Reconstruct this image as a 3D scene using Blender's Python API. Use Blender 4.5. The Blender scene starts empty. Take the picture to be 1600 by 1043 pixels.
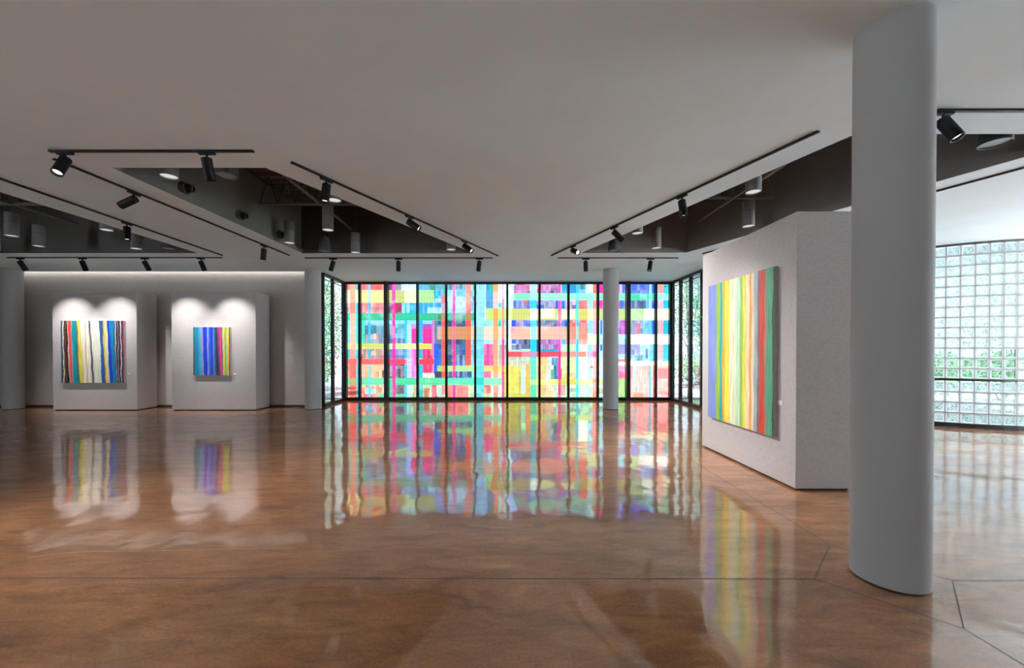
import bpy, bmesh, math, random
from mathutils import Vector, Matrix
from mathutils.geometry import tessellate_polygon
random.seed(7)
S = bpy.context.scene
COL = S.collection
F, CX, HY, H = 620.0, 785.0, 548.0, 1.54      # focal px, vanishing column, horizon row, eye height
CEIL = 3.70
DECK = 4.75
def WX(u, Y): return (u - CX) / F * Y
def WZ(v, Y): return H - (v - HY) / F * Y
def on_ceiling(u, v):
    Y = (CEIL - H) * F / (HY - v); return WX(u, Y), Y
def lin(c):
    r = []
    for x in c[:3]:
        x /= 255.0
        r.append(x / 12.92 if x <= .04045 else ((x + .055) / 1.055) ** 2.4)
    return tuple(r)

# ------------------------------------------------------------------ materials
def new_mat(name):
    m = bpy.data.materials.new(name); m.use_nodes = True
    nt = m.node_tree; nt.nodes.clear()
    return m, nt, nt.nodes.new('ShaderNodeOutputMaterial')
def principled(name, col, rough=.5, metal=0, noise=0.0, nscale=30, bump=0, bscale=200, spec=.5, stretch=None, emit=None, estr=0):
    m, nt, out = new_mat(name)
    p = nt.nodes.new('ShaderNodeBsdfPrincipled')
    nt.links.new(p.outputs[0], out.inputs[0])
    p.inputs['Base Color'].default_value = (*col, 1)
    p.inputs['Roughness'].default_value = rough
    p.inputs['Metallic'].default_value = metal
    p.inputs['Specular IOR Level'].default_value = spec
    if emit:
        p.inputs['Emission Color'].default_value = (*emit, 1); p.inputs['Emission Strength'].default_value = estr
    tc = nt.nodes.new('ShaderNodeTexCoord'); mp = nt.nodes.new('ShaderNodeMapping')
    nt.links.new(tc.outputs['Object'], mp.inputs[0])
    if stretch: mp.inputs['Scale'].default_value = stretch
    if noise:
        n = nt.nodes.new('ShaderNodeTexNoise'); n.inputs['Scale'].default_value = nscale; n.inputs['Detail'].default_value = 6
        nt.links.new(mp.outputs[0], n.inputs['Vector'])
        r = nt.nodes.new('ShaderNodeValToRGB')
        a = [max(0, c * (1 - noise)) for c in col]; b = [min(1, c * (1 + noise)) for c in col]
        r.color_ramp.elements[0].position = .3; r.color_ramp.elements[0].color = (*a, 1)
        r.color_ramp.elements[1].position = .7; r.color_ramp.elements[1].color = (*b, 1)
        nt.links.new(n.outputs['Fac'], r.inputs[0]); nt.links.new(r.outputs[0], p.inputs['Base Color'])
    if bump:
        n2 = nt.nodes.new('ShaderNodeTexNoise'); n2.inputs['Scale'].default_value = bscale; n2.inputs['Detail'].default_value = 3
        nt.links.new(mp.outputs[0], n2.inputs['Vector'])
        b = nt.nodes.new('ShaderNodeBump'); b.inputs['Strength'].default_value = bump; b.inputs['Distance'].default_value = .004
        nt.links.new(n2.outputs['Fac'], b.inputs['Height']); nt.links.new(b.outputs[0], p.inputs['Normal'])
    return m
def emission(name, col, s):
    m, nt, out = new_mat(name)
    e = nt.nodes.new('ShaderNodeEmission'); e.inputs[0].default_value = (*col, 1); e.inputs[1].default_value = s
    nt.links.new(e.outputs[0], out.inputs[0]); return m

M = {}
M['ceiling'] = principled('ceiling_paint', (.76, .88, .93), .9, noise=.02, nscale=2, bump=.08, bscale=150)
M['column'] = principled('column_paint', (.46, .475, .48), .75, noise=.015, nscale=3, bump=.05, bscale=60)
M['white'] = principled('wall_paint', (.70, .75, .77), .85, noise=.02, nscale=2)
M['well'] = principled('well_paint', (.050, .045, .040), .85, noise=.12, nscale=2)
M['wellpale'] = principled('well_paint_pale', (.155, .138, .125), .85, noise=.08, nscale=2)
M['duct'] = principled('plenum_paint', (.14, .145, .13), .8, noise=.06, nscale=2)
M['deck'] = principled('deck_paint', (.10, .095, .09), .7, noise=.1, nscale=3)
M['steel'] = principled('joist_paint', (.16, .15, .14), .6, noise=.1, nscale=9)
M['black'] = principled('black_metal', (.007, .007, .008), .5, spec=.1, noise=.2, nscale=20)
M['blackm'] = principled('black_matte', (.012, .012, .012), .7, noise=.2, nscale=20)
M['frame'] = principled('frame_dark', (.016, .017, .02), .4, spec=.35, noise=.2, nscale=8)
M['pend'] = principled('pendant_grey', (.17, .17, .17), .5, noise=.05, nscale=15)
M['seam'] = principled('seam_dark', (.06, .06, .06), .6, noise=.1)
M['diff'] = emission('pendant_glow', (1, .97, .93), .55)
M['lens'] = emission('lens_glow', (1, .95, .88), 1.4)
M['lensdim'] = principled('lens_dark', (.10, .10, .10), .2, noise=.1)
M['card'] = principled('label_card', (.85, .85, .84), .6, noise=.01)
M['plaque'] = principled('plaque_card', (.52, .47, .46), .5, noise=.02)
M['kick'] = principled('kick_dark', (.02, .02, .02), .8, noise=.1)
M['canvas'] = principled('canvas_side', (.70, .69, .68), .9, noise=.05, nscale=40, bump=.2, bscale=300)
M['canvasdark'] = principled('canvas_side_raw', (.42, .38, .36), .9, noise=.1, nscale=25, bump=.2, bscale=300)
M['terrace'] = principled('terrace_concrete', (.13, .128, .126), .9, noise=.04, nscale=1.5)
M['bouncepaving'] = principled('pale_bounce_paving', (.80, .79, .77), .9, noise=.04, nscale=1.5)
M['lawn'] = principled('lawn', (.10, .20, .05), .9, noise=.4, nscale=30)
M['bark'] = principled('bark', (.10, .085, .07), .9, noise=.4, nscale=14, bump=.5, bscale=40)
M['rail'] = principled('rail_steel', (.75, .76, .78), .3, metal=.3, noise=.03)
M['handle'] = principled('handle_metal', (.7, .7, .7), .25, metal=1, noise=.03)
M['green'] = principled('green_plastic', (.12, .55, .08), .4, noise=.05)
M['cove'] = emission('cove_glow', (1, .94, .88), 11.0)
M['joint'] = principled('joint_fill', (.035, .026, .02), .5, noise=.5, nscale=25)

def fabric(name, col):
    m, nt, out = new_mat(name)
    p = nt.nodes.new('ShaderNodeBsdfPrincipled'); nt.links.new(p.outputs[0], out.inputs[0])
    p.inputs['Roughness'].default_value = .95; p.inputs['Specular IOR Level'].default_value = .15
    tc = nt.nodes.new('ShaderNodeTexCoord')
    ns = []
    for sc in ((25, 25, 240), (240, 240, 25)):
        mp = nt.nodes.new('ShaderNodeMapping'); mp.inputs['Scale'].default_value = sc
        nt.links.new(tc.outputs['Object'], mp.inputs[0])
        n = nt.nodes.new('ShaderNodeTexNoise'); n.inputs['Scale'].default_value = 1.0; n.inputs['Detail'].default_value = 3
        nt.links.new(mp.outputs[0], n.inputs['Vector']); ns.append(n)
    ad = nt.nodes.new('ShaderNodeMath'); ad.operation = 'ADD'
    nt.links.new(ns[0].outputs['Fac'], ad.inputs[0]); nt.links.new(ns[1].outputs['Fac'], ad.inputs[1])
    mr = nt.nodes.new('ShaderNodeMapRange'); mr.inputs[1].default_value = .7; mr.inputs[2].default_value = 1.3
    nt.links.new(ad.outputs[0], mr.inputs[0])
    r = nt.nodes.new('ShaderNodeValToRGB')
    r.color_ramp.elements[0].color = (*[c * .82 for c in col], 1); r.color_ramp.elements[1].color = (*[min(1, c * 1.16) for c in col], 1)
    nt.links.new(mr.outputs[0], r.inputs[0]); nt.links.new(r.outputs[0], p.inputs['Base Color'])
    b = nt.nodes.new('ShaderNodeBump'); b.inputs['Strength'].default_value = .25; b.inputs['Distance'].default_value = .002
    nt.links.new(ad.outputs[0], b.inputs['Height']); nt.links.new(b.outputs[0], p.inputs['Normal'])
    return m
M['fabric'] = fabric('linen_fabric', (.545, .52, .52))
M['wallfab'] = fabric('wall_fabric', (.50, .46, .44))

def floor_mat():
    m, nt, out = new_mat('stained_concrete')
    L = nt.links.new; N = nt.nodes.new
    p = N('ShaderNodeBsdfPrincipled'); L(p.outputs[0], out.inputs[0])
    tc = N('ShaderNodeTexCoord')
    def noise(scale, det, rot=0, st=(1, 1, 1), rough=.55, dist=0):
        mp = N('ShaderNodeMapping'); mp.inputs['Rotation'].default_value = (0, 0, rot); mp.inputs['Scale'].default_value = st
        L(tc.outputs['Object'], mp.inputs[0])
        n = N('ShaderNodeTexNoise'); n.inputs['Scale'].default_value = scale; n.inputs['Detail'].default_value = det
        n.inputs['Roughness'].default_value = rough; n.inputs['Distortion'].default_value = dist
        L(mp.outputs[0], n.inputs['Vector']); return n.outputs['Fac']
    def ramp(f, stops):
        r = N('ShaderNodeValToRGB'); e = r.color_ramp.elements
        e[0].position, e[0].color = stops[0][0], (*stops[0][1], 1)
        e[1].position, e[1].color = stops[-1][0], (*stops[-1][1], 1)
        for q, c in stops[1:-1]:
            k = e.new(q); k.color = (*c, 1)
        L(f, r.inputs[0]); return r.outputs[0]
    def mix(a, b, f, mode='MIX'):
        x = N('ShaderNodeMix'); x.data_type = 'RGBA'; x.blend_type = mode
        if isinstance(f, float): x.inputs[0].default_value = f
        else: L(f, x.inputs[0])
        L(a, x.inputs[6]); L(b, x.inputs[7]); return x.outputs[2]
    big = ramp(noise(.55, 5, .5, (1, 2.0, 1), .6, .6), [(.30, (.27, .107, .034)), (.5, (.385, .16, .056)), (.72, (.54, .25, .10))])
    swirl = ramp(noise(2.2, 8, -.5, (1, 3.5, 1), .68, .8), [(.28, (.26, .25, .24)), (.5, (1, 1, 1)), (.72, (1.7, 1.65, 1.6))])
    c = mix(big, swirl, .62, 'MULTIPLY')
    fine = ramp(noise(55, 6, 0, (1, 1, 1), .7), [(.3, (.5, .48, .46)), (.5, (1, 1, 1)), (.72, (1.6, 1.6, 1.55))])
    c = mix(c, fine, .5, 'MULTIPLY')
    speck = ramp(noise(120, 2), [(.70, (0, 0, 0)), (.78, (1, 1, 1))])
    lt = N('ShaderNodeRGB'); lt.outputs[0].default_value = (.36, .23, .14, 1)
    sp = N('ShaderNodeMath'); sp.operation = 'MULTIPLY'; L(speck, sp.inputs[0]); sp.inputs[1].default_value = .35
    c = mix(c, lt.outputs[0], sp.outputs[0])
    L(c, p.inputs['Base Color'])
    p.inputs['Roughness'].default_value = .45
    p.inputs['Specular IOR Level'].default_value = .3
    p.inputs['Coat Weight'].default_value = 1.0
    p.inputs['Coat IOR'].default_value = 2.05
    rr = N('ShaderNodeMapRange'); L(noise(3, 5), rr.inputs[0]); rr.inputs[1].default_value = .3; rr.inputs[2].default_value = .75
    rr.inputs[3].default_value = .045; rr.inputs[4].default_value = .10
    L(rr.outputs[0], p.inputs['Coat Roughness'])
    b = N('ShaderNodeBump'); b.inputs['Strength'].default_value = 1; b.inputs['Distance'].default_value = .0065
    L(noise(1.5, 2, 0, (1.6, 1, 1), .45), b.inputs['Height'])
    b2 = N('ShaderNodeBump'); b2.inputs['Strength'].default_value = .06; b2.inputs['Distance'].default_value = .002
    L(noise(70, 3), b2.inputs['Height']); L(b.outputs[0], b2.inputs['Normal'])
    L(b.outputs[0], p.inputs['Coat Normal']); L(b2.outputs[0], p.inputs['Normal'])
    return m
M['floor'] = floor_mat()

def glass_mat(name, tint, film=False):
    m, nt, out = new_mat(name); L = nt.links.new; N = nt.nodes.new
    t = N('ShaderNodeBsdfTransparent'); g = N('ShaderNodeBsdfGlossy'); g.inputs['Roughness'].default_value = .01
    mx = N('ShaderNodeMixShader'); lw = N('ShaderNodeLayerWeight'); lw.inputs[0].default_value = .5
    pw = N('ShaderNodeMath'); pw.operation = 'POWER'; L(lw.outputs['Facing'], pw.inputs[0]); pw.inputs[1].default_value = 5
    fr = N('ShaderNodeMath'); fr.operation = 'MULTIPLY_ADD'; L(pw.outputs[0], fr.inputs[0]); fr.inputs[1].default_value = .9; fr.inputs[2].default_value = .04
    L(fr.outputs[0], mx.inputs[0]); L(t.outputs[0], mx.inputs[1]); L(g.outputs[0], mx.inputs[2]); L(mx.outputs[0], out.inputs[0])
    t.inputs[0].default_value = (*tint, 1)
    if film:
        a = N('ShaderNodeVertexColor'); a.layer_name = 'film'
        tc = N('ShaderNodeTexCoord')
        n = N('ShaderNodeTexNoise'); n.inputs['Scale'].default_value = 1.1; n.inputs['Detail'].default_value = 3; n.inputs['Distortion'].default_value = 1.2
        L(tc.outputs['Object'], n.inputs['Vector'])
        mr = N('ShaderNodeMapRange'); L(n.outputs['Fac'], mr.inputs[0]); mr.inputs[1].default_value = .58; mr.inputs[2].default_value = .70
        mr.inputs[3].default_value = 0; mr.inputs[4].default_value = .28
        x = N('ShaderNodeMix'); x.data_type = 'RGBA'; L(mr.outputs[0], x.inputs[0]); L(a.outputs[0], x.inputs[6]); x.inputs[7].default_value = (.125, .127, .125, 1)  # pale clouds: uneven film saturation and sun glare put into the colour
        # thin seams between the film tiles
        sx = N('ShaderNodeSeparateXYZ'); L(tc.outputs['Object'], sx.inputs[0])
        prev = None
        for ax, per in (('X', .0846), ('Z', .169)):
            d = N('ShaderNodeMath'); d.operation = 'DIVIDE'; L(sx.outputs[ax], d.inputs[0]); d.inputs[1].default_value = per
            f = N('ShaderNodeMath'); f.operation = 'FRACT'; L(d.outputs[0], f.inputs[0])
            lt = N('ShaderNodeMath'); lt.operation = 'LESS_THAN'; L(f.outputs[0], lt.inputs[0]); lt.inputs[1].default_value = .10 if ax == 'X' else .055
            if prev:
                mxm = N('ShaderNodeMath'); mxm.operation = 'MAXIMUM'; L(prev.outputs[0], mxm.inputs[0]); L(lt.outputs[0], mxm.inputs[1]); prev = mxm
            else: prev = lt
        sc = N('ShaderNodeMath'); sc.operation = 'MULTIPLY_ADD'; L(prev.outputs[0], sc.inputs[0]); sc.inputs[1].default_value = -.34; sc.inputs[2].default_value = 1
        y = N('ShaderNodeMix'); y.data_type = 'RGBA'; y.blend_type = 'MULTIPLY'; y.inputs[0].default_value = 1
        L(x.outputs[2], y.inputs[6]); L(sc.outputs[0], y.inputs[7])
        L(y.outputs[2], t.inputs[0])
    return m
M['glass'] = glass_mat('clear_glass', (.43, .455, .455))
M['bayglass'] = glass_mat('bay_glass', (.95, .97, .97))
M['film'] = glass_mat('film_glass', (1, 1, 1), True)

def block_mat(name, clear):
    m, nt, out = new_mat(name); L = nt.links.new; N = nt.nodes.new
    tr = N('ShaderNodeBsdfTranslucent'); tp = N('ShaderNodeBsdfTransparent'); gl = N('ShaderNodeBsdfGlossy')
    gl.inputs['Roughness'].default_value = .08
    tc = N('ShaderNodeTexCoord')
    w = N('ShaderNodeTexNoise'); w.inputs['Scale'].default_value = 22 if not clear else 6; w.inputs['Detail'].default_value = 1.5; w.inputs['Distortion'].default_value = 2.2
    L(tc.outputs['Object'], w.inputs['Vector'])
    r = N('ShaderNodeValToRGB'); e = r.color_ramp.elements
    e[0].position = .40; e[0].color = (.06, .10, .105, 1); e[1].position = .52; e[1].color = (.235, .255, .255, 1)
    L(w.outputs['Fac'], r.inputs[0])
    bp = N('ShaderNodeBump'); bp.inputs['Strength'].default_value = .5; bp.inputs['Distance'].default_value = .01
    L(w.outputs['Fac'], bp.inputs['Height']); L(bp.outputs[0], gl.inputs['Normal'])
    if clear:
        tr.inputs[0].default_value = (.16, .185, .185, 1); tp.inputs[0].default_value = (.125, .15, .15, 1)
    else:
        L(r.outputs[0], tr.inputs[0]); L(r.outputs[0], tp.inputs[0])
    a = N('ShaderNodeMixShader'); a.inputs[0].default_value = .78 if clear else .22
    L(tr.outputs[0], a.inputs[1]); L(tp.outputs[0], a.inputs[2])
    fr = N('ShaderNodeFresnel'); fr.inputs[0].default_value = 1.4
    b = N('ShaderNodeMixShader'); L(fr.outputs[0], b.inputs[0]); L(a.outputs[0], b.inputs[1]); L(gl.outputs[0], b.inputs[2])
    L(b.outputs[0], out.inputs[0]); return m
M['block'] = block_mat('wavy_block', False); M['blockclear'] = block_mat('clear_block', True)
def rim_mat():
    m, nt, out = new_mat('block_rim'); L = nt.links.new; N = nt.nodes.new
    tr = N('ShaderNodeBsdfTranslucent'); tr.inputs[0].default_value = (.235, .255, .258, 1)
    L(tr.outputs[0], out.inputs[0]); return m
M['rim'] = rim_mat()
M['mortar'] = principled('mortar', (.42, .36, .32), .9, noise=.1, nscale=40)

def leaf_mat(name, a, b):
    m, nt, out = new_mat(name); L = nt.links.new; N = nt.nodes.new
    d = N('ShaderNodeBsdfDiffuse'); t = N('ShaderNodeBsdfTranslucent'); x = N('ShaderNodeMixShader'); x.inputs[0].default_value = .45
    tc = N('ShaderNodeTexCoord'); n = N('ShaderNodeTexNoise'); n.inputs['Scale'].default_value = 7; L(tc.outputs['Object'], n.inputs['Vector'])
    r = N('ShaderNodeValToRGB'); r.color_ramp.elements[0].color = (*a, 1); r.color_ramp.elements[1].color = (*b, 1)
    r.color_ramp.elements[0].position = .35; r.color_ramp.elements[1].position = .65
    L(n.outputs['Fac'], r.inputs[0]); L(r.outputs[0], d.inputs[0]); L(r.outputs[0], t.inputs[0])
    L(d.outputs[0], x.inputs[1]); L(t.outputs[0], x.inputs[2]); L(x.outputs[0], out.inputs[0]); return m
M['leaf'] = leaf_mat('leaf_green', (.06, .14, .06), (.24, .40, .20))
M['leafdark'] = leaf_mat('leaf_deep', (.03, .10, .07), (.12, .28, .17))

def paint_mat():
    m, nt, out = new_mat('oil_paint'); L = nt.links.new; N = nt.nodes.new
    p = N('ShaderNodeBsdfPrincipled'); L(p.outputs[0], out.inputs[0]); p.inputs['Roughness'].default_value = .5
    a = N('ShaderNodeVertexColor'); a.layer_name = 'paint'
    tc = N('ShaderNodeTexCoord'); mp = N('ShaderNodeMapping'); mp.inputs['Scale'].default_value = (60, 60, 3); L(tc.outputs['Object'], mp.inputs[0])
    n = N('ShaderNodeTexNoise'); n.inputs['Scale'].default_value = 1; n.inputs['Detail'].default_value = 5; L(mp.outputs[0], n.inputs['Vector'])
    r = N('ShaderNodeValToRGB'); r.color_ramp.elements[0].color = (.62, .62, .64, 1); r.color_ramp.elements[1].color = (1.25, 1.24, 1.2, 1)
    r.color_ramp.elements[0].position = .3; r.color_ramp.elements[1].position = .7
    L(n.outputs['Fac'], r.inputs[0])
    x = N('ShaderNodeMix'); x.data_type = 'RGBA'; x.blend_type = 'MULTIPLY'; x.inputs[0].default_value = .8
    L(a.outputs[0], x.inputs[6]); L(r.outputs[0], x.inputs[7]); L(x.outputs[2], p.inputs['Base Color'])
    b = N('ShaderNodeBump'); b.inputs['Strength'].default_value = .4; b.inputs['Distance'].default_value = .003
    L(n.outputs['Fac'], b.inputs['Height']); L(b.outputs[0], p.inputs['Normal']); return m
M['paint'] = paint_mat()

# ------------------------------------------------------------------ mesh helpers
def box(bm, x0, x1, y0, y1, z0, z1):
    v = [bm.verts.new((x, y, z)) for z in (z0, z1) for y in (y0, y1) for x in (x0, x1)]
    for f in ((0, 2, 3, 1), (4, 5, 7, 6), (0, 1, 5, 4), (2, 6, 7, 3), (0, 4, 6, 2), (1, 3, 7, 5)):
        bm.faces.new([v[i] for i in f])
def bevel(bm, w, seg=2):
    bmesh.ops.bevel(bm, geom=list(bm.edges), offset=w, segments=seg, affect='EDGES', profile=.5)
def lathe(bm, prof, n=32, axis='Z', cap=False):
    rings = []
    for r, z in prof:
        ring = []
        for k in range(n):
            a = 2 * math.pi * k / n
            p = (r * math.cos(a), r * math.sin(a), z)
            if axis == 'X': p = (z, p[0], p[1])
            ring.append(bm.verts.new(p))
        rings.append(ring)
    for a, b in zip(rings, rings[1:]):
        for k in range(n):
            bm.faces.new((a[k], a[(k + 1) % n], b[(k + 1) % n], b[k]))
    if cap:
        bm.faces.new(rings[0][::-1]); bm.faces.new(rings[-1])
def tube(bm, pts, r, n=8, r2=None):
    pts = [Vector(p) for p in pts]; rings = []
    for i, p in enumerate(pts):
        d = (pts[min(i + 1, len(pts) - 1)] - pts[max(i - 1, 0)]).normalized()
        up = Vector((0, 0, 1)) if abs(d.z) < .9 else Vector((1, 0, 0))
        a = d.cross(up).normalized(); b = d.cross(a)
        rr = r if r2 is None else r + (r2 - r) * i / (len(pts) - 1)
        rings.append([bm.verts.new(p + (a * math.cos(2 * math.pi * k / n) + b * math.sin(2 * math.pi * k / n)) * rr) for k in range(n)])
    for a, b in zip(rings, rings[1:]):
        for k in range(n): bm.faces.new((a[k], a[(k + 1) % n], b[(k + 1) % n], b[k]))
    bm.faces.new(rings[0][::-1]); bm.faces.new(rings[-1])
def mesh(name, bm, mat, smooth=False):
    bmesh.ops.recalc_face_normals(bm, faces=list(bm.faces))
    me = bpy.data.meshes.new(name); bm.to_mesh(me); bm.free()
    if mat: me.materials.append(mat)
    if smooth:
        for p in me.polygons: p.use_smooth = True
        me.set_sharp_from_angle(angle=math.radians(35))
    return me
def link(name, me, parent=None, loc=(0, 0, 0), rot=None):
    o = bpy.data.objects.new(name, me); COL.objects.link(o)
    o.location = loc
    if rot is not None:
        o.rotation_mode = 'QUATERNION'; o.rotation_quaternion = rot
    o.parent = parent; return o
def obj(name, bm, mat, parent=None, loc=(0, 0, 0), smooth=False, rot=None):
    return link(name, mesh(name, bm, mat, smooth), parent, loc, rot)
def tag(o, label, cat, group=None):
    o['label'] = label; o['category'] = cat
    if group: o['group'] = group
    return o
def thing(name, label, cat, loc=(0, 0, 0), group=None, rotz=0):
    o = bpy.data.objects.new(name, None); COL.objects.link(o); o.location = loc; o.rotation_euler = (0, 0, rotz)
    o.empty_display_size = .1
    return tag(o, label, cat, group)
def struct(o): o['kind'] = 'structure'; return o
def sempty(name, loc=(0, 0, 0)):
    o = bpy.data.objects.new(name, None); COL.objects.link(o); o.location = loc; return struct(o)
def bx(name, mat, parent, *d, bev=0, seg=2):
    bm = bmesh.new(); box(bm, *d)
    if bev: bevel(bm, bev, seg)
    return obj(name, bm, mat, parent)

# ------------------------------------------------------------------ the shell
XL, XR, YB, YF = -14.5, 13.0, 10.94, -7.0      # left wall, right wall, rear fabric wall, wall behind the viewer
YW = 12.48                                     # mural window
bm = bmesh.new(); box(bm, XL, XR, YF, YW + .06, -.15, 0)
floor = struct(obj('floor', bm, M['floor']))
def joint(pts, w=.008):
    bm = bmesh.new()
    for (x0, y0), (x1, y1) in zip(pts, pts[1:]):
        d = Vector((x1 - x0, y1 - y0)); ln = d.length; d.normalize(); n = Vector((-d.y, d.x)) * w / 2
        a = Vector((x0, y0)); b = Vector((x1, y1))
        v = [bm.verts.new((p.x, p.y, .0006)) for p in (a - n, b - n, b + n, a + n)]
        bm.faces.new(v)
    obj('saw_joint', bm, M['joint'], floor)
CN = (2.62, 2.68)      # near column
joint([(XL, 2.70), (2.11, 2.67)])
joint([(3.02, 2.65), (XR, 2.66)])
joint([(2.60, 3.14), (2.66, 5.3), (2.86, 10.3)], .007)
joint([(2.11, 2.67), (2.60, 3.14), (3.02, 2.65), (2.56, 2.19), (2.11, 2.67)], .007)
joint([(2.56, 2.19), (2.50, YF)])
joint([(-5.2, YF), (-5.12, 4.06), (-5.04, 10.3)], .006)

M['scuff'] = principled('scuff_pale', (.42, .28, .19), .5, noise=.4, nscale=12)
def floor_pt(u, v): Y = H * F / (v - HY); return WX(u, Y), Y
bm = bmesh.new(); pts = [floor_pt(*p) for p in ((39, 872), (85, 866), (135, 862), (216, 862), (328, 859), (463, 857))]
for (ax, ay), (bx_, by) in zip(pts, pts[1:]):
    bm.faces.new([bm.verts.new(q) for q in ((ax, ay - .005, .0005), (bx_, by - .005, .0005), (bx_, by + .005, .0005), (ax, ay + .005, .0005))])
obj('scuff_line', bm, M['scuff'], floor)
# ceiling with three slanted openings
O1 = [(-4.616, 4.70), (-2.797, 4.70), (-.627, 8.82), (-4.43, 8.82)]
O2 = [(-13.4, 4.70), (-6.86, 4.70), (-6.72, 8.80), (-13.4, 8.80)]
O3 = [(3.52, 3.97), (6.02, 3.97), (4.05, 8.74), (1.73, 8.80)]
SLX0, SLX1 = -13.3, -5.3
outer = [(XL, YF), (XR, YF), (XR, YW + .06), (-5.05, YW + .06), (-5.05, YB), (SLX1, YB), (SLX1, YB - .12), (SLX0, YB - .12), (SLX0, YB), (XL, YB)]
loops = [outer] + [list(reversed(o)) for o in (O1, O2, O3)]
vl = [[Vector((x, y, 0)) for x, y in lp] for lp in loops]
tris = tessellate_polygon(vl)
bm = bmesh.new(); flat = [p for lp in vl for p in lp]
vb = [bm.verts.new((p.x, p.y, CEIL)) for p in flat]; vt = [bm.verts.new((p.x, p.y, CEIL + .1)) for p in flat]
for t in tris:
    try:
        bm.faces.new([vb[i] for i in t]); bm.faces.new([vt[i] for i in t])
    except ValueError: pass
off = 0
for lp in vl:
    n = len(lp)
    for k in range(n):
        a, b = off + k, off + (k + 1) % n
        bm.faces.new((vb[a], vb[b], vt[b], vt[a]))
    off += n
ceiling = struct(obj('ceiling', bm, M['ceiling']))
def well(poly, mats):
    c = Vector((sum(p[0] for p in poly) / 4, sum(p[1] for p in poly) / 4))
    n = len(poly)
    # painted lip, then the set-back shaft wall above it
    for k in range(n):
        bm = bmesh.new()
        a, b = Vector(poly[k]), Vector(poly[(k + 1) % n])
        d = (b - a).normalized(); o = Vector((d.y, -d.x))
        if (a - c).dot(o) < 0: o = -o
        ins = .004
        for (z0, z1, s0, s1, e) in ((CEIL + .004, CEIL + .10, -ins, .09, 0), (CEIL + .10, DECK, .05, .12, .06)):
            q = [a + o * s0 - d * e, b + o * s0 + d * e, b + o * s1 + d * e, a + o * s1 - d * e]
            v0 = [bm.verts.new((p.x, p.y, z0)) for p in q]; v1 = [bm.verts.new((p.x, p.y, z1)) for p in q]
            bm.faces.new(v0[::-1]); bm.faces.new(v1)
            for i in range(4): bm.faces.new((v0[i], v0[(i + 1) % 4], v1[(i + 1) % 4], v1[i]))
        obj('recess_wall', bm, M[mats[k]], ceiling)
    x0, x1 = min(p[0] for p in poly) - .2, max(p[0] for p in poly) + .2
    y0, y1 = min(p[1] for p in poly) - .2, max(p[1] for p in poly) + .2
    bm = bmesh.new(); y = y0; pts = []
    while y < y1:
        pts += [(y, DECK), (y + .07, DECK), (y + .09, DECK + .05), (y + .15, DECK + .05)]; y += .17
    va = [bm.verts.new((x0, p, z)) for p, z in pts]; vb2 = [bm.verts.new((x1, p, z)) for p, z in pts]
    for i in range(len(pts) - 1): bm.faces.new((va[i], vb2[i], vb2[i + 1], va[i + 1]))
    obj('metal_deck', bm, M['deck'], ceiling)
well(O1, ['well', 'well', 'well', 'duct'])
well(O2, ['well'] * 4)
well(O3, ['wellpale'] * 4)
bx('roof_slab', M['deck'], ceiling, XL, XR, YF, YW + .1, DECK + .06, DECK + .2)
# linear slot diffuser by the mural
sd = thing('slot_diffuser', 'long thin grey linear air slot in the ceiling just in front of the coloured window', 'air diffuser', (0, 12.2, CEIL))
bx('slot_frame', M['ceiling'], sd, -4.8, 5.2, -.06, -.03, -.006, 0); bx('slot_gap', M['seam'], sd, -4.8, 5.2, -.03, .02, -.003, 0); bx('slot_frame', M['ceiling'], sd, -4.8, 5.2, .02, .05, -.006, 0)

# walls
struct(bx('wall_back', M['wallfab'], None, XL, -5.05, YB, YB + .14, 0, DECK))
wl = sempty('wall_left')
bx('wall_panel', M['white'], wl, XL - .14, XL, -1.8, YB + .14, 0, DECK); bx('wall_panel', M['white'], wl, XL - .14, XL, YF, -5.0, 0, DECK)
bx('header', M['white'], wl, XL - .14, XL, -5.0, -1.8, 2.9, DECK); bx('sill_wall', M['white'], wl, XL - .14, XL, -5.0, -1.8, 0, .3)  # unseen wall opening, added for fill daylight from the left
struct(bx('wall_front', M['white'], None, XL, XR, YF - .14, YF, 0, DECK))
struct(bx('baseboard_back', M['kick'], None, XL, -5.06, YB - .012, YB, 0, .05))
struct(bx('wall_side', M['white'], None, 5.36, 8.3, 9.12, 9.26, 0, DECK))
struct(bx('trim_1', M['white'], None, -5.3, 5.5, YW + .08, YW + .2, CEIL, DECK))    # closes the ceiling void over the mural
struct(bx('trim_2', M['white'], None, 5.36, 5.5, 9.2, YW + .2, CEIL, DECK))
struct(bx('trim_3', M['white'], None, -5.2, -5.06, YB, YW + .2, CEIL, DECK))
# right-hand wall beyond the frame: unseen open bays added to let in fill daylight
wr = sempty('wall_right')
bx('header', M['white'], wr, XR, XR + .14, YF, 9.3, 3.3, DECK)
bx('wall_panel', M['white'], wr, XR, XR + .14, YF, 1, 0, 3.3); bx('sill_wall', M['white'], wr, XR, XR + .14, 1, 9.3, 0, .3)
for k in range(4): bx('pier', M['white'], wr, XR, XR + .14, 1 + k * 2.7, 1 + k * 2.7 + .2, .3, 3.3)

# cove light in the slot over the fabric wall
cv = thing('cove_light', 'glowing warm strip light in the ceiling slot along the top of the fabric wall', 'strip light', (0, YB - .1, CEIL + .09))
bx('light_strip', M['cove'], cv, SLX0 + .05, SLX1 - .05, .0, .02, .03, .05)
bx('housing', M['white'], cv, SLX0, SLX1, -.1, .1, .06, .10)
bx('housing', M['white'], cv, SLX0, SLX1, -.06, -.02, .0, .06)

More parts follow.
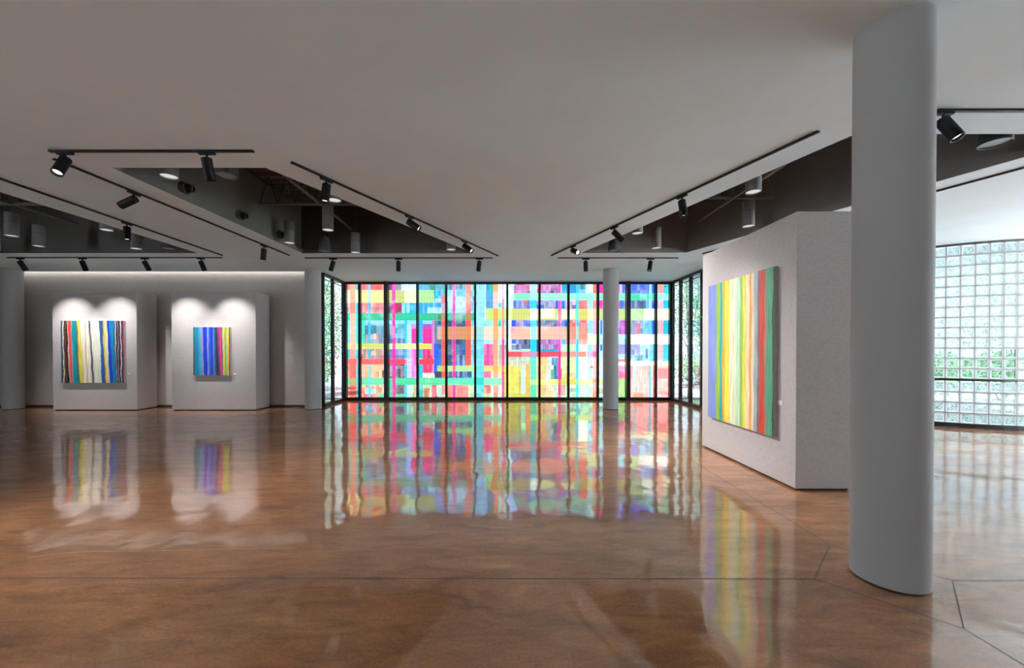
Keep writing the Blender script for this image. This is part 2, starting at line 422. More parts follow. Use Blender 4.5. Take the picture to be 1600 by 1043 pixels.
# ------------------------------------------------------------------ columns
def column(x, y, label):
    c = thing('column', label, 'column', (x, y, 0), 'round white columns')
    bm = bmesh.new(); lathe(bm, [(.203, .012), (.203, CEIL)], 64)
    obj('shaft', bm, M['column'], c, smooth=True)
    bm = bmesh.new(); lathe(bm, [(.197, 0), (.197, .014)], 48, cap=True)
    obj('base_joint', bm, M['joint'], c, smooth=True)
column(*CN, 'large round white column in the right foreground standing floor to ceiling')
column(WX(954.2, 10.58), 10.58, 'slim round white column standing in front of the coloured window')
column(WX(489.3, 10.58), 10.58, 'round white column between the fabric wall and the coloured window')
column(WX(20, 10.58), 10.58, 'round white column cut by the left edge of the photo')

# ------------------------------------------------------------------ mural window
E_SKY = 8.5
GAIN = 1.1
BOOST = 1.7      # the clearest films pass most of the daylight
MUL = [541, 562.8, 605, 652.8, 697.7, 742.6, 792.6, 842.7, 887.6, 933.4, 979.8, 1023.7, 1046.5]
V0, V1 = 441.0, 624.0
# rectangles u0 v0 u1 v1 r g b [jitter]; later ones lie over earlier ones
R = []
def r(u0, v0, u1, v1, c, j=0): R.append((u0, v0, u1, v1, c, j))
# pane by pane ground
r(541,441,563,453,(255,120,110),2); r(541,453,563,473,(250,248,222)); r(541,473,563,489,(225,190,190),2); r(541,489,563,500.5,(60,220,170))
r(541,500.5,563,536.5,(130,230,215),1); r(541,536.5,563,545,(225,240,120)); r(541,545,563,560.5,(60,215,210),1); r(541,560.5,563,569,(255,105,100))
r(541,569,563,590,(225,150,110),2); r(541,590,563,601,(90,220,150)); r(541,601,563,624,(240,170,140),2)
r(563,441,605,453,(250,105,95),2); r(563,453,605,473,(236,230,150)); r(563,473,605,489,(240,130,125),3); r(563,489,605,500.5,(20,200,140))
r(563,500.5,605,508,(140,215,235),1); r(563,508,605,536.5,(20,140,165),2); r(563,536.5,605,545,(224,220,95)); r(563,545,605,560.5,(195,135,115),3)
r(563,560.5,605,569,(255,88,85)); r(563,569,605,590,(242,178,120),2); r(563,590,605,601,(105,222,155)); r(563,601,605,624,(245,160,105),3)
r(563,500.5,570,536.5,(80,225,180),1); r(571,521,592,536.5,(190,155,155),3); r(592,521,605,536.5,(90,115,140),2); r(571,515,583,522,(40,120,140),2)
r(580,548,587,555,(235,200,160)); r(597,578,605,590,(120,80,70),2); r(570,607,588,615,(195,218,236),1); r(570,615,581,624,(250,70,120),2); r(590,615,605,624,(110,220,150),1)
r(575,569,605,574,(245,190,140),1)
r(605,441,653,453,(150,70,120),3); r(627,441,653,453,(225,245,248),1); r(605,453,653,473,(218,214,112)); r(632,453,653,473,(232,240,190)); r(605,473,628,489,(120,25,110),3)
r(618,473,627,489,(190,30,80),2); r(628,473,640,489,(160,225,240),1); r(640,473,653,489,(0,185,235),1); r(605,489,653,500.5,(20,205,150)); r(605,500.5,653,506,(150,226,245),1)
r(605,506,620,536.5,(40,110,150),2); r(618,506,642,536.5,(70,185,212),3); r(620,514,640,528,(120,205,222),2); r(618,528,632,536.5,(100,120,170),3); r(636,506,643,545,(190,225,245))
r(605,536.5,653,545,(226,236,150)); r(605,545,632,560.5,(105,110,172),3); r(605,560.5,633,569,(250,48,78)); r(633,560.5,653,569,(240,130,180)); r(605,569,632,590,(92,55,75),3); r(618,571,628,576,(150,130,150),2)
r(636,545,643,590,(215,205,240),1); r(643,506,653,513,(220,145,232)); r(643,513,653,536.5,(255,0,150),1); r(643,545,653,590,(255,95,190),2); r(632,536.5,653,545,(232,238,160))
r(605,590,653,601,(65,212,142)); r(605,601,653,624,(200,228,215),1); r(618,601,632,615,(112,92,102),3); r(605,601,613,624,(60,200,150),1); r(645,601,653,624,(190,190,112),2); r(605,615,632,624,(90,210,150),1)
r(653,441,698,453,(70,185,190),3); r(668,441,698,456,(60,160,150),3); r(653,453,678,473,(192,226,152)); r(678,453,698,473,(60,195,225),3); r(653,473,698,489,(10,172,228),2); r(668,480,690,489,(190,232,242),2); r(680,466,692,473,(195,215,240),1)
r(653,489,698,500.5,(10,200,140)); r(679,491,690,499,(30,140,90),2); r(653,500.5,680,506,(150,215,240)); r(679,500.5,698,590,(15,80,112),2)
r(660.5,506,677.5,513,(192,70,185),1); r(660.5,513,677.5,536.5,(250,0,150),1); r(653,536.5,677.5,545,(235,220,80)); r(660.5,545,677.5,582,(242,15,100),2); r(675,500.5,679,582,(225,130,190)); r(655,560.5,677.5,569,(235,30,60))
r(661,582,677,590,(222,214,190)); r(678,536.5,686,585,(0,88,228),1); r(686,545,690,580,(20,110,200),1); r(682,507,690,511,(60,140,220)); r(683,510,692,530,(222,176,150)); r(683,571,698,580,(170,210,85)); r(679,580,690,590,(35,50,85),1)
r(653,590,698,601,(80,215,145)); r(653,601,698,624,(200,215,165),2); r(661,606,671,624,(205,125,70),2); r(674,601,683,624,(225,75,80),2); r(682,603,690,618,(205,220,205),1)
r(698,441,743,489,(140,205,205),3); r(698,441,727,453,(75,150,140),3); r(713,452,728,463,(60,200,215),2); r(698,463,727,482,(205,230,240),2); r(698,489,743,500.5,(5,196,145)); r(715,491,726,499,(20,150,100),2)
r(698,500.5,728,510,(20,62,98),2); r(698,530,728,571,(20,66,98),2); r(714,538,728,571,(20,90,150),3); r(736,500.5,743,571,(130,205,205),2); r(698,510,736,530,(225,146,88)); r(736,510,757,530,(236,206,165))
r(698,571,743,580,(178,234,142)); r(698,580,737,590,(12,82,122),3); r(737,580,743,590,(150,220,230)); r(698,590,743,601,(85,225,172)); r(698,601,743,624,(252,135,118),2); r(732,601,743,624,(205,225,165),2)
# F
r(743,441,793,624,(225,240,235),1); r(743,441,757,624,(165,230,240),1); r(757,441,760,480,(190,232,242)); r(759.5,441,771,482,(20,150,205),2); r(765,441,771,458,(20,200,150),1); r(778,441,784,482,(225,248,240),1); r(778,473,784,480,(60,225,180),1)
r(759.5,481.5,793,500,(214,234,122)); r(757,500,793,510,(150,230,195),2); r(779,500,783,510,(0,210,170)); r(744,510,757,530,(165,220,205)); r(756,510,793,530,(236,222,188)); r(743,530,757,571,(110,215,225),1); r(756,530,793,537,(190,235,240),1)
r(756,537,771,571,(255,55,140),2); r(779,538,793,571,(186,184,135),2); r(743,571,757,624,(95,212,208),1); r(756,571,793,580,(242,206,112)); r(779,571,793,580,(228,216,90)); r(756,580,793,590,(225,235,175),2); r(756,580,767,590,(255,80,140),2)
r(744,590,756,601,(0,205,190)); r(756,590,786,601,(142,230,182)); r(756,601,767,614,(255,110,105),1); r(756,605,760,624,(235,180,130)); r(767,601,771,624,(225,238,225)); r(771,601,779,624,(250,150,110),2); r(756,614,767,624,(215,220,150),1); r(788,571,793,624,(225,218,88))
# G
r(793,441,843,624,(225,236,232),1); r(793,441,803,482,(225,236,250),1); r(803,441,829,458,(205,110,160),3); r(802,469,843,482,(110,120,205),3); r(816,469,824,476,(235,100,120),2); r(803,458,829,469,(142,230,186)); r(796,482,843,500,(224,218,105)); r(793,482,800,500,(228,236,160))
r(799,500,806,510,(20,80,222),1); r(806,500,817,510,(150,110,170),3); r(817,500,829,510,(20,70,215),2); r(798,510,843,530,(242,192,155)); r(798,510,806,520,(245,175,170),1); r(799,530,806,537,(50,110,235),1); r(806,530,815,546,(135,125,155),3); r(799,538,812,546,(110,110,140),3); r(815,530,829,545,(15,55,105),2)
r(793,546,829,549,(190,230,220)); r(793,549,815,557,(255,78,82)); r(815,549,843,557,(248,130,140)); r(793,557,829,571,(205,208,172),2); r(793,571,814,624,(226,217,85),1); r(814,573,821,615,(205,235,205),1); r(811,580,814,618,(200,185,100),1); r(821,568,829,624,(242,180,85),1); r(814,615,823,624,(215,205,70),1)
# H
r(838.5,441,887,624,(225,232,205),1); r(838.5,441,872,458,(205,130,178),3); r(838.5,451,843,458,(240,70,110)); r(860,450,872,458,(160,80,130),3); r(877,441,900,458,(0,158,205),2); r(838.5,458,900,469,(170,235,205)); r(838.5,469,872,482,(165,145,200),3); r(838.5,476,850,482,(30,80,210),2); r(868,469,884,482,(40,100,220),3); r(884,469,900,482,(225,190,220),2); r(893,476,900,482,(120,110,190),2)
r(838.5,482,935,500,(226,220,120)); r(845,482,866,497,(240,238,205)); r(878,484,898,498,(242,240,215)); r(838.5,500,872,510,(85,98,140),3); r(838.5,500,843,510,(20,60,130),1); r(877,500,896,510,(30,105,228),2); r(838.5,510,918,530,(243,192,155)); r(877,510,889,530,(232,192,150),1); r(889,510,918,530,(247,150,115),1)
r(838.5,530,843,549,(15,70,120),1); r(843,530,872,546,(178,95,158),3); r(849,538,856,546,(200,120,160),2); r(860,530,872,537,(205,100,200),2); r(877,530,884,538,(130,190,235),1); r(884,530,918,538,(242,165,150),2); r(845,545,872,549,(0,165,190),1); r(876,538,918,549,(216,236,190),1); r(838.5,549,876.5,557,(255,60,92),1); r(876.5,549,917,557,(255,160,140),1)
r(838.5,557,854,592,(246,204,122),1); r(854,557,861,592,(215,220,200),1); r(862,558,872,570,(30,130,175),2); r(865,568,872,592,(10,105,160),2); r(861,577,866,592,(110,150,130),2); r(872,575,880,592,(80,115,95),2); r(878,557,900,592,(222,226,160),1); r(880,583,900,592,(225,200,100),2)
r(829,592,877,601,(228,232,112)); r(876,592,900,601,(226,206,80)); r(838.5,601,864,615,(236,186,90),2); r(864,601,887,624,(205,220,185),2); r(838.5,615,864,624,(225,205,130),2); r(877,601,884,618,(205,170,145),2)
# I
r(900,441,935,624,(226,238,222),1); r(887.6,441,900,458,(0,158,215),1); r(904,441,915,452,(0,150,162),2); r(904,452,915,458,(120,215,230)); r(915,441,926,458,(226,241,243),1); r(900,458,935,469,(165,235,205)); r(904,469,918,482,(255,110,102),2); r(918,469,926,482,(175,232,240),1)
r(904,482,918,500,(228,216,105)); r(918,482,935,500,(240,240,180)); r(889,500,918,510,(250,88,92),3); r(918,500,926,520,(160,230,238),1); r(904,510,918,530,(246,152,120),1); r(918,522,978,537.5,(236,242,205)); r(904,530,918,538,(240,168,155),2); r(918,538,926,565,(175,232,238),1); r(904,549,916,557,(255,152,122)); r(917,549,926,557,(225,190,220)); r(926,549,935,557,(255,120,160))
r(904,557,918,592,(255,250,238)); r(918,557,926,592,(205,238,240),1); r(904,592,935,601,(236,238,170)); r(889,601,926,624,(208,230,200),2); r(892,606,903,612,(190,190,150),1); r(922,570.5,941,575,(255,130,165))
# J
r(935,441,978,624,(205,235,235),1); r(935,441,968,458,(255,20,172),1); r(935,458,978,469,(150,232,195)); r(935,469,968,482,(255,20,172),2); r(968,441,974,458,(205,215,245)); r(972,441,980,458,(60,110,225),2); r(968,469,980,482,(40,110,190),3); r(935,482,978,500,(214,222,130)); r(938,500,941,522,(70,108,250)); r(967,500,978,522,(205,60,182),2); r(938,538,941,548,(40,90,250)); r(966,537.5,980,553,(172,150,222),2)
r(964,560.5,978,565,(252,40,112)); r(964,565,978,570,(245,245,210)); r(935,565,942,570,(230,235,170)); r(962,571,980,591,(255,62,142),2); r(962,591,978,624,(190,226,132),1); r(935,592,943,601,(225,228,110)); r(935,606,943,615,(190,180,120),2)
# K
r(979.8,441,1025,624,(225,240,240),1); r(979.8,441,1014,458,(70,110,240),2); r(1014,441,1018,500,(170,232,245)); r(1018,441,1024,458,(40,100,225),1); r(979.8,458,1024,469,(60,222,162)); r(1000,459,1010,467,(130,235,200)); r(983,469,1009,482,(70,92,150),3); r(979.8,469,986,482,(40,80,220),1); r(1009,469,1014,482,(80,190,210),1); r(1018,469,1024,482,(20,70,230),1)
r(979.8,482,1006,500,(206,234,152)); r(1006,482,1024,500,(242,244,235)); r(979.8,500,1006,522,(152,150,185),3); r(979.8,500,985,522,(100,120,240),1); r(993,505,1000,522,(222,90,135),2); r(1004,500,1018,522,(130,205,245),2); r(1018,500,1024,522,(0,120,225),1); r(979.8,522,1024,537.5,(232,240,215)); r(998,522,1024,537.5,(247,248,240))
r(979.8,537.5,1000,553,(150,150,215),3); r(979.8,537.5,984,564,(90,110,250)); r(984,553,1018,564,(130,205,212),3); r(996,553,1004,563,(60,160,170),2); r(1000,538,1016,552,(175,230,235),2); r(1008.5,544,1012.5,560,(30,98,232)); r(1016,537.5,1024,564,(0,212,226),1); r(979.8,564,1024,570.5,(250,247,232)); r(979.8,570.5,1024,624,(253,200,180),2); r(980,571,985,590,(190,80,215)); r(985,571,989,590,(250,120,150),1); r(989,571,993,612,(205,225,215)); r(980,590,985,624,(100,140,250)); r(1005,591,1009,599,(215,205,210)); r(989,614,1006,624,(250,175,125),1)
# L
r(1024,441,1047,624,(80,212,218),1); r(1024,458,1047,469,(175,240,225)); r(1024,469,1047,482,(0,200,218),1); r(1024,482,1047,500,(250,244,228)); r(1024,500,1047,522,(0,192,215),1); r(1024,522,1047,537.5,(249,249,243)); r(1024,537.5,1047,564,(70,218,218),1); r(1024,564,1047,570.5,(244,236,205)); r(1024,570.5,1047,624,(255,208,192),1); r(1028,575,1044,591,(255,155,145),1); r(1024,441,1028,458,(120,225,225))
# vertical streamers laid over everything
r(547,443,555.5,473,(255,190,140)); r(547,473,555.5,489,(255,150,120)); r(547,489,555.5,545,(245,200,160)); r(546.5,545,555.5,560,(240,165,140)); r(546.5,560,556.5,590,(255,100,92)); r(546.5,590,556.5,601,(200,160,95)); r(546.5,601,556.5,624,(255,115,100))
r(556.5,443,561,453,(60,215,225)); r(556.5,473,561,489,(40,215,225)); r(555.5,489,561,536,(90,230,225)); r(555.5,545,561,560,(40,210,215)); r(557,569,561,624,(0,215,220)); r(557,560,561,569,(200,150,170))
r(575.5,443,579,453,(150,215,230)); r(575.5,453,579,473,(190,232,230)); r(575.5,473,579,536,(10,200,225)); r(575.5,545,579,560,(10,195,215)); r(575.5,569,579,624,(95,215,215)); r(575.5,489,579,500,(20,215,190))
r(613,443,618,453,(255,95,195)); r(613,453,618,473,(255,70,180)); r(613,473,618,489,(255,0,160)); r(613,489,618,500,(255,40,140)); r(613,500,618,536,(255,0,160)); r(613,536,618,545,(255,90,170)); r(613,545,618,590,(252,0,150)); r(613,590,618,624,(255,40,160))
r(632,473,636,489,(80,205,235)); r(632,500,636,536,(60,200,230)); r(632,545,636,560,(0,195,215)); r(632,569,636,590,(0,190,210)); r(632,601,636,624,(60,210,220))
r(654.5,441,660.5,453,(0,190,230)); r(654.5,473,660.5,489,(0,175,225)); r(654.5,500,660.5,536,(0,180,222)); r(654.5,545,660.5,560,(0,185,215)); r(654.5,569,660.5,590,(0,185,215)); r(654.5,601,660.5,624,(0,190,170))
r(690,460,696.5,473,(238,130,125)); r(690,473,696.5,489,(225,165,190)); r(690,489,696.5,500.5,(205,140,85)); r(690,500.5,696.5,510,(245,85,68)); r(690,510,696.5,530,(232,125,62)); r(690,530,696.5,590,(243,82,62)); r(690,571,696.5,580,(235,150,90)); r(690,601,696.5,615,(255,140,130))
r(707,441,711.8,489,(255,70,195)); r(707,489,711.8,500,(220,80,150)); r(707,500,711.8,510,(255,0,160)); r(707,510,711.8,530,(255,130,135)); r(707,530,711.8,571,(255,0,160)); r(707,571,711.8,580,(255,90,150)); r(707,580,711.8,590,(255,0,160)); r(707,601,711.8,624,(255,40,150))
r(727.5,441,736,475,(250,160,140)); r(727.5,475,736,489,(250,120,105)); r(727.5,489,736,500.5,(202,135,75)); r(727.5,500.5,736,510,(245,75,58)); r(727.5,510,736,530,(232,135,70)); r(727.5,530,736,571,(250,80,62)); r(731,571,743,572,(200,235,160))
r(770.5,441,778.5,455,(246,178,120)); r(770.5,455,778.5,482,(250,212,190)); r(770.5,482,778.5,500,(245,175,70)); r(770.5,500,778.5,510,(245,170,110)); r(770.5,510,778.5,530,(248,180,110)); r(770.5,530,778.5,571,(247,165,120)); r(770.5,571,778.5,580,(240,170,90)); r(770.5,580,778.5,590,(250,170,130))
r(784,441,788,467,(255,205,225)); r(784,467,788,482,(255,135,190)); r(784,482,788,500,(250,165,130)); r(784,500,788,510,(255,120,150)); r(784,510,788,530,(252,150,140)); r(784,530,788,571,(250,50,150)); r(784,571,788,580,(250,120,110)); r(784,580,788,624,(252,70,140))
r(828.5,441,838.5,458,(195,235,245)); r(828.5,458,838.5,469,(180,240,220)); r(828.5,469,838.5,482,(0,218,235)); r(828.5,482,838.5,500,(248,250,245)); r(828.5,500,838.5,510,(0,218,235)); r(828.5,510,838.5,530,(182,232,228)); r(828.5,530,838.5,549,(0,214,234)); r(828.5,549,838.5,557,(195,155,195)); r(828.5,557,838.5,593,(90,225,190)); r(828.5,593,838.5,601,(190,240,130)); r(828.5,601,838.5,624,(80,225,170))
r(872,441,876.5,458,(255,80,185)); r(872,469,876.5,482,(255,80,200)); r(872,482,876.5,500,(255,110,150)); r(872,500,876.5,510,(255,60,195)); r(872,510,876.5,530,(255,185,180)); r(872,530,876.5,549,(255,80,205)); r(872,549,876.5,557,(255,40,90)); r(872,557,876.5,592,(250,20,140)); r(872,592,876.5,601,(250,90,110)); r(872,601,876.5,624,(250,25,130))
r(900,441,904,458,(60,205,230)); r(900,458,904,469,(130,240,220)); r(900,469,904,482,(20,222,235)); r(900,482,904,500,(110,240,215)); r(900,500,904,510,(20,215,235)); r(900,510,904,530,(165,225,200)); r(900,530,904,549,(20,222,232)); r(900,549,904,557,(180,180,190)); r(900,557,904,592,(40,225,230)); r(900,592,904,601,(140,240,180)); r(900,601,904,624,(50,225,225))
r(926,441,932,458,(250,125,110)); r(926,458,932,469,(190,230,200)); r(926,469,932,482,(252,150,140)); r(926,482,932,500,(252,215,170)); r(926,500,932,522,(240,185,215)); r(926,537.5,932,549,(245,200,210)); r(926,557,932,592,(253,205,190)); r(926,592,932,624,(252,165,125))
r(1014,570.5,1017,624,(50,222,230)); r(1014,458,1018,469,(150,240,215))
r(1028,441,1036,458,(250,165,148)); r(1028,469,1036,482,(252,195,195)); r(1028,482,1036,500,(252,228,200)); r(1028,500,1036,522,(252,180,178)); r(1028,537.5,1036,564,(252,200,195))
TU, TV = 4.2, 8.4
def hsh(i, j, k):
    x = math.sin(i * 127.1 + j * 311.7 + k * 74.7) * 43758.5453
    return x - math.floor(x)
def film_color(u, v):
    c = None; jit = 0; idx = 0
    for q in range(len(R) - 1, -1, -1):
        t = R[q]
        if t[0] <= u < t[2] and t[1] <= v < t[3]:
            c, jit, idx = t[4], t[5], q; break
    if c is None: c = (225, 238, 235)
    l = list(lin(c))
    i, j = int(u / TU), int(v / TV)
    if jit:
        a = (hsh(i, j, 1) - .5) * .22 * jit
        l = [x * (1 + a) for x in l]
        if jit >= 2:
            w = (hsh(i, j // 2, 5) - .3) * .16 * jit
            if w > 0: l = [x + (y - x) * w for x, y in zip(l, (.85, .88, .95))]
        if jit >= 3:
            l = [x * (1.08 + (hsh(i, j, 9 + n) - .5) * .6) for n, x in enumerate(l)]
    pale = .25 + .75 * min(l) / max(l)      # pale films pass more than saturated ones
    def boost(x):
        t = min(1, max(0, (x - .72) / .25)); return x * (1 + BOOST * pale * t * t * (3 - 2 * t))
    return [min(1.0, max(0.0015, (boost(x) * .93 + .045) * GAIN / E_SKY)) for x in l]
win1 = sempty('window_1', (0, YW, 0))
def film_pane(u0, u1):
    us = {u0, u1}; vs = {V0 + 1.5, V1 - 1.5}
    a = math.ceil(u0 / TU)
    while a * TU < u1: us.add(a * TU); a += 1
    a = math.ceil(V0 / TV)
    while a * TV < V1: vs.add(a * TV); a += 1
    for t in R:
        for q in (t[0], t[2]):
            if u0 < q < u1: us.add(q)
        if t[0] < u1 and t[2] > u0:
            for q in (t[1], t[3]):
                if V0 + 1.5 < q < V1 - 1.5: vs.add(q)
    us = sorted(us); vs = sorted(q for q in vs if V0 + 1.5 <= q <= V1 - 1.5)
    verts = [(WX(u, YW), 0, WZ(v, YW)) for v in vs for u in us]
    n = len(us); faces = []; cols = []
    for j in range(len(vs) - 1):
        for i in range(n - 1):
            faces.append((j * n + i, (j + 1) * n + i, (j + 1) * n + i + 1, j * n + i + 1))
            c = film_color((us[i] + us[i + 1]) / 2, (vs[j] + vs[j + 1]) / 2)
            cols += (c + [1.0]) * 4
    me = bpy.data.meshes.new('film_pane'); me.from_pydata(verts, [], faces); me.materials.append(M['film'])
    at = me.color_attributes.new('film', 'FLOAT_COLOR', 'CORNER'); at.data.foreach_set('color', cols)
    link('film_pane', me, win1)
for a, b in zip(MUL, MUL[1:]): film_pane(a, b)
for k, u in enumerate(MUL):
    x = WX(u, YW); w = .058 if k in (2, 10) else .034
    d = .17 if k in (2, 10) else .09
    bx('mullion', M['frame'], win1, x - w, x + w, -d, .04, .0, CEIL if k not in (2, 10) else CEIL)
x0, x1 = WX(541, YW), WX(1046.5, YW)
bx('head_frame', M['frame'], win1, x0, x1, -.07, .04, CEIL - .07, CEIL); bx('sill_frame', M['frame'], win1, x0, x1, -.08, .04, 0, .085)
def side_glazing(name, X, ys, sgn, y_end):
    w = sempty(name, (X, 0, 0))
    for k, y in enumerate(ys):
        hw = .032
        bx('mullion', M['frame'], w, -.045, .045, y - hw, y + hw, 0, CEIL)
    for a, b in zip(ys, ys[1:]):
        bm = bmesh.new(); box(bm, -.004, .004, min(a, b) + .04, max(a, b) - .04, .07, CEIL - .06); obj('pane', bm, M['glass'], w)
        bx('glazing_bead', M['steel'], w, -.02, .02, min(a, b) + .045, max(a, b) - .045, CEIL - .17, CEIL - .15)
    bx('head_frame', M['frame'], w, -.06, .06, min(ys), max(ys), CEIL - .07, CEIL); bx('sill_frame', M['frame'], w, -.07, .07, min(ys), max(ys), 0, .08)
    return w
w2 = side_glazing('window_2', x0 - .06, [YW - .08, 11.62, 10.99], 1, 0)
w3 = side_glazing('window_3', x1 + .06, [YW - .08, 11.86, 11.22, 10.58, 9.9, 9.25], 1, 0)
bm = bmesh.new(); tube(bm, [(-.06, 10.52, .86), (-.12, 10.52, .88), (-.12, 10.52, 1.06), (-.06, 10.52, 1.08)], .014, 10); obj('door_pull', bm, M['handle'], w3, smooth=True)
bx('exit_latch', M['green'], w3, -.11, -.06, 10.42, 10.60, 2.42, 2.455)

# ------------------------------------------------------------------ glass block wall (drum that bulges into the room)
CB = (10.70, 10.55); RB = 2.95; BS = .2055
win4 = sempty('window_4', (CB[0], CB[1], 0))
th0, th1 = math.radians(-152), math.radians(-55)
def arcp(th, r, z): return (r * math.cos(th), r * math.sin(th), z)
dth = BS / RB; ncol = int((th1 - th0) / dth)
rows = [(.085 + i * .2115, .2115) for i in range(4)] + [(.985 + i * BS, BS) for i in range(13)]
bmW, bmC, bmR, bmM = bmesh.new(), bmesh.new(), bmesh.new(), bmesh.new()
for c in range(ncol):
    t0 = th0 + c * dth
    for k, (z0, hh) in enumerate(rows):
        g = .006; ins = .026
        a0, a1 = t0 + g / RB, t0 + dth - g / RB; zb, zt = z0 + g, z0 + hh - g
        o = [arcp(a0, RB, zb), arcp(a1, RB, zb), arcp(a1, RB, zt), arcp(a0, RB, zt)]
        i0, i1 = a0 + ins / RB, a1 - ins / RB
        ri = RB + .007
        q = [arcp(i0, ri, zb + ins), arcp(i1, ri, zb + ins), arcp(i1, ri, zt - ins), arcp(i0, ri, zt - ins)]
        ov = [bmR.verts.new(p) for p in o]; qv = [bmR.verts.new(p) for p in q]
        for s in range(4): bmR.faces.new((ov[s], ov[(s + 1) % 4], qv[(s + 1) % 4], qv[s]))
        bb = bmC if k in (4, 5, 6) else bmW
        bb.faces.new([bb.verts.new(p) for p in q])
def arcbox(bm, t0, t1, ra, rb, z0, z1, n):
    prev = None
    for s in range(n + 1):
        t = t0 + (t1 - t0) * s / n
        cur = [bm.verts.new(arcp(t, ra, z0)), bm.verts.new(arcp(t, rb, z0)), bm.verts.new(arcp(t, rb, z1)), bm.verts.new(arcp(t, ra, z1))]
        if prev:
            for i in range(4): bm.faces.new((prev[i], prev[(i + 1) % 4], cur[(i + 1) % 4], cur[i]))
        else: bm.faces.new(cur)
        prev = cur
    bm.faces.new(prev[::-1])
for c in range(ncol + 1):
    t = th0 + c * dth; arcbox(bmM, t - .0065 / RB, t + .0065 / RB, RB - .05, RB, .085, CEIL, 1)
for z0, hh in rows: arcbox(bmM, th0, th0 + ncol * dth, RB - .05, RB, z0 - .0065, z0 + .0065, ncol)
obj('wavy_blocks', bmW, M['block'], win4); obj('clear_blocks', bmC, M['blockclear'], win4); obj('block_rims', bmR, M['rim'], win4); obj('mortar', bmM, M['mortar'], win4)
for nm, z0, z1, ra, rb in (('sill_frame', 0, .085, RB - .06, RB + .03), ('mid_rail', .935, .98, RB - .05, RB + .03), ('head_frame', CEIL - .045, CEIL, RB - .05, RB + .03)):
    bm = bmesh.new(); arcbox(bm, th0, th0 + ncol * dth, ra, rb, z0, z1, ncol); obj(nm, bm, M['frame'], win4)

# ------------------------------------------------------------------ fabric display partitions and paintings
def partition(x0, x1, y0, y1, h, label):
    p = thing('display_partition', label, 'partition', ((x0 + x1) / 2, (y0 + y1) / 2, 0), 'linen covered display partitions')
    w, d = (x1 - x0) / 2, (y1 - y0) / 2
    bx('fabric_body', M['fabric'], p, -w, w, -d, d, .022, h, bev=.006)
    bx('recessed_base', M['kick'], p, -w + .03, w - .03, -d + .03, d - .03, .0, .022)
partition(-11.64, -9.46, 10.27, 10.87, 3.06, 'linen covered box partition at far left holding the multicoloured striped square painting')
partition(-8.56, -6.38, 10.27, 10.87, 3.06, 'linen covered box partition left of the window column holding the blue striped painting')
partition(3.23, 3.86, 4.36, 6.41, 3.07, 'large linen covered partition at right behind the foreground column')
def painting(name, label, stripes, w, h, t, loc, rot, side):
    p = thing('painting', label, 'painting', loc, 'striped paintings', rot)
    bx('canvas', side, p, -w / 2, w / 2, -t + .003, 0, -h / 2, h / 2, bev=.004)
    nx, nz = 220, 24; verts = []; faces = []; cols = []
    for j in range(nz + 1):
        for i in range(nx + 1): verts.append((-w / 2 + w * i / nx, -t, -h / 2 + h * j / nz))
    def col(fx, fz):
        c = stripes[0][2]
        wob = .004 * math.sin(fz * 9 + fx * 40) + .003 * math.sin(fz * 23 + fx * 17)
        for st, sb, cc in stripes:
            if fx + wob >= sb + (st - sb) * (fz ** .8): c = cc
        return lin(c)
    for j in range(nz):
        for i in range(nx):
            a = j * (nx + 1) + i; faces.append((a, a + 1, a + nx + 2, a + nx + 1))
            cols += [*col((i + .5) / nx, (j + .5) / nz), 1.0] * 4
    me = bpy.data.meshes.new('painted_face'); me.from_pydata(verts, [], faces); me.materials.append(M['paint'])
    at = me.color_attributes.new('paint', 'FLOAT_COLOR', 'CORNER'); at.data.foreach_set('color', cols)
    link('painted_face', me, p)
S1 = [(0,0,(90,130,170)),(.012,.02,(70,60,50)),(.025,.045,(210,215,205)),(.045,.06,(60,40,35)),(.06,.075,(120,65,42)),(.08,.09,(45,25,30)),(.10,.135,(200,180,190)),(.11,.16,(225,80,60)),(.165,.185,(150,160,170)),(.175,.2,(0,150,165)),(.235,.27,(60,90,110)),(.25,.29,(165,140,60)),(.265,.305,(218,208,80)),(.305,.37,(205,220,200)),(.33,.38,(232,232,212)),(.375,.41,(235,170,150)),(.39,.435,(235,234,214)),(.43,.495,(170,210,210)),(.445,.505,(70,55,80)),(.465,.525,(205,185,175)),(.475,.54,(222,228,212)),(.61,.65,(20,90,180)),(.635,.68,(60,90,150)),(.655,.70,(60,60,60)),(.665,.705,(218,198,70)),(.685,.735,(220,218,180)),(.73,.775,(10,60,210)),(.765,.83,(0,130,185)),(.83,.87,(60,100,120)),(.855,.885,(200,215,215)),(.865,.89,(60,35,35)),(.895,.91,(130,150,200)),(.905,.925,(70,25,40)),(.94,.95,(210,220,215)),(.955,.965,(60,45,45)),(.985,.985,(190,60,110))]
S2 = [(0,0,(50,80,70)),(.02,.04,(0,140,170)),(.1,.11,(40,120,180)),(.13,.15,(0,170,220)),(.19,.22,(170,140,160)),(.22,.25,(130,150,220)),(.26,.29,(0,50,210)),(.37,.39,(150,160,230)),(.41,.42,(40,100,220)),(.45,.5,(0,50,205)),(.53,.53,(70,120,220)),(.565,.6,(50,90,70)),(.6,.63,(25,40,70)),(.65,.7,(130,50,130)),(.70,.74,(230,50,130)),(.74,.78,(150,60,130)),(.78,.8,(100,140,150)),(.80,.81,(225,210,50)),(.85,.86,(120,180,130)),(.88,.9,(170,200,120)),(.92,.93,(225,215,70)),(.97,.965,(150,60,50))]
S3 = []
ya, yb = 6.12, 4.65
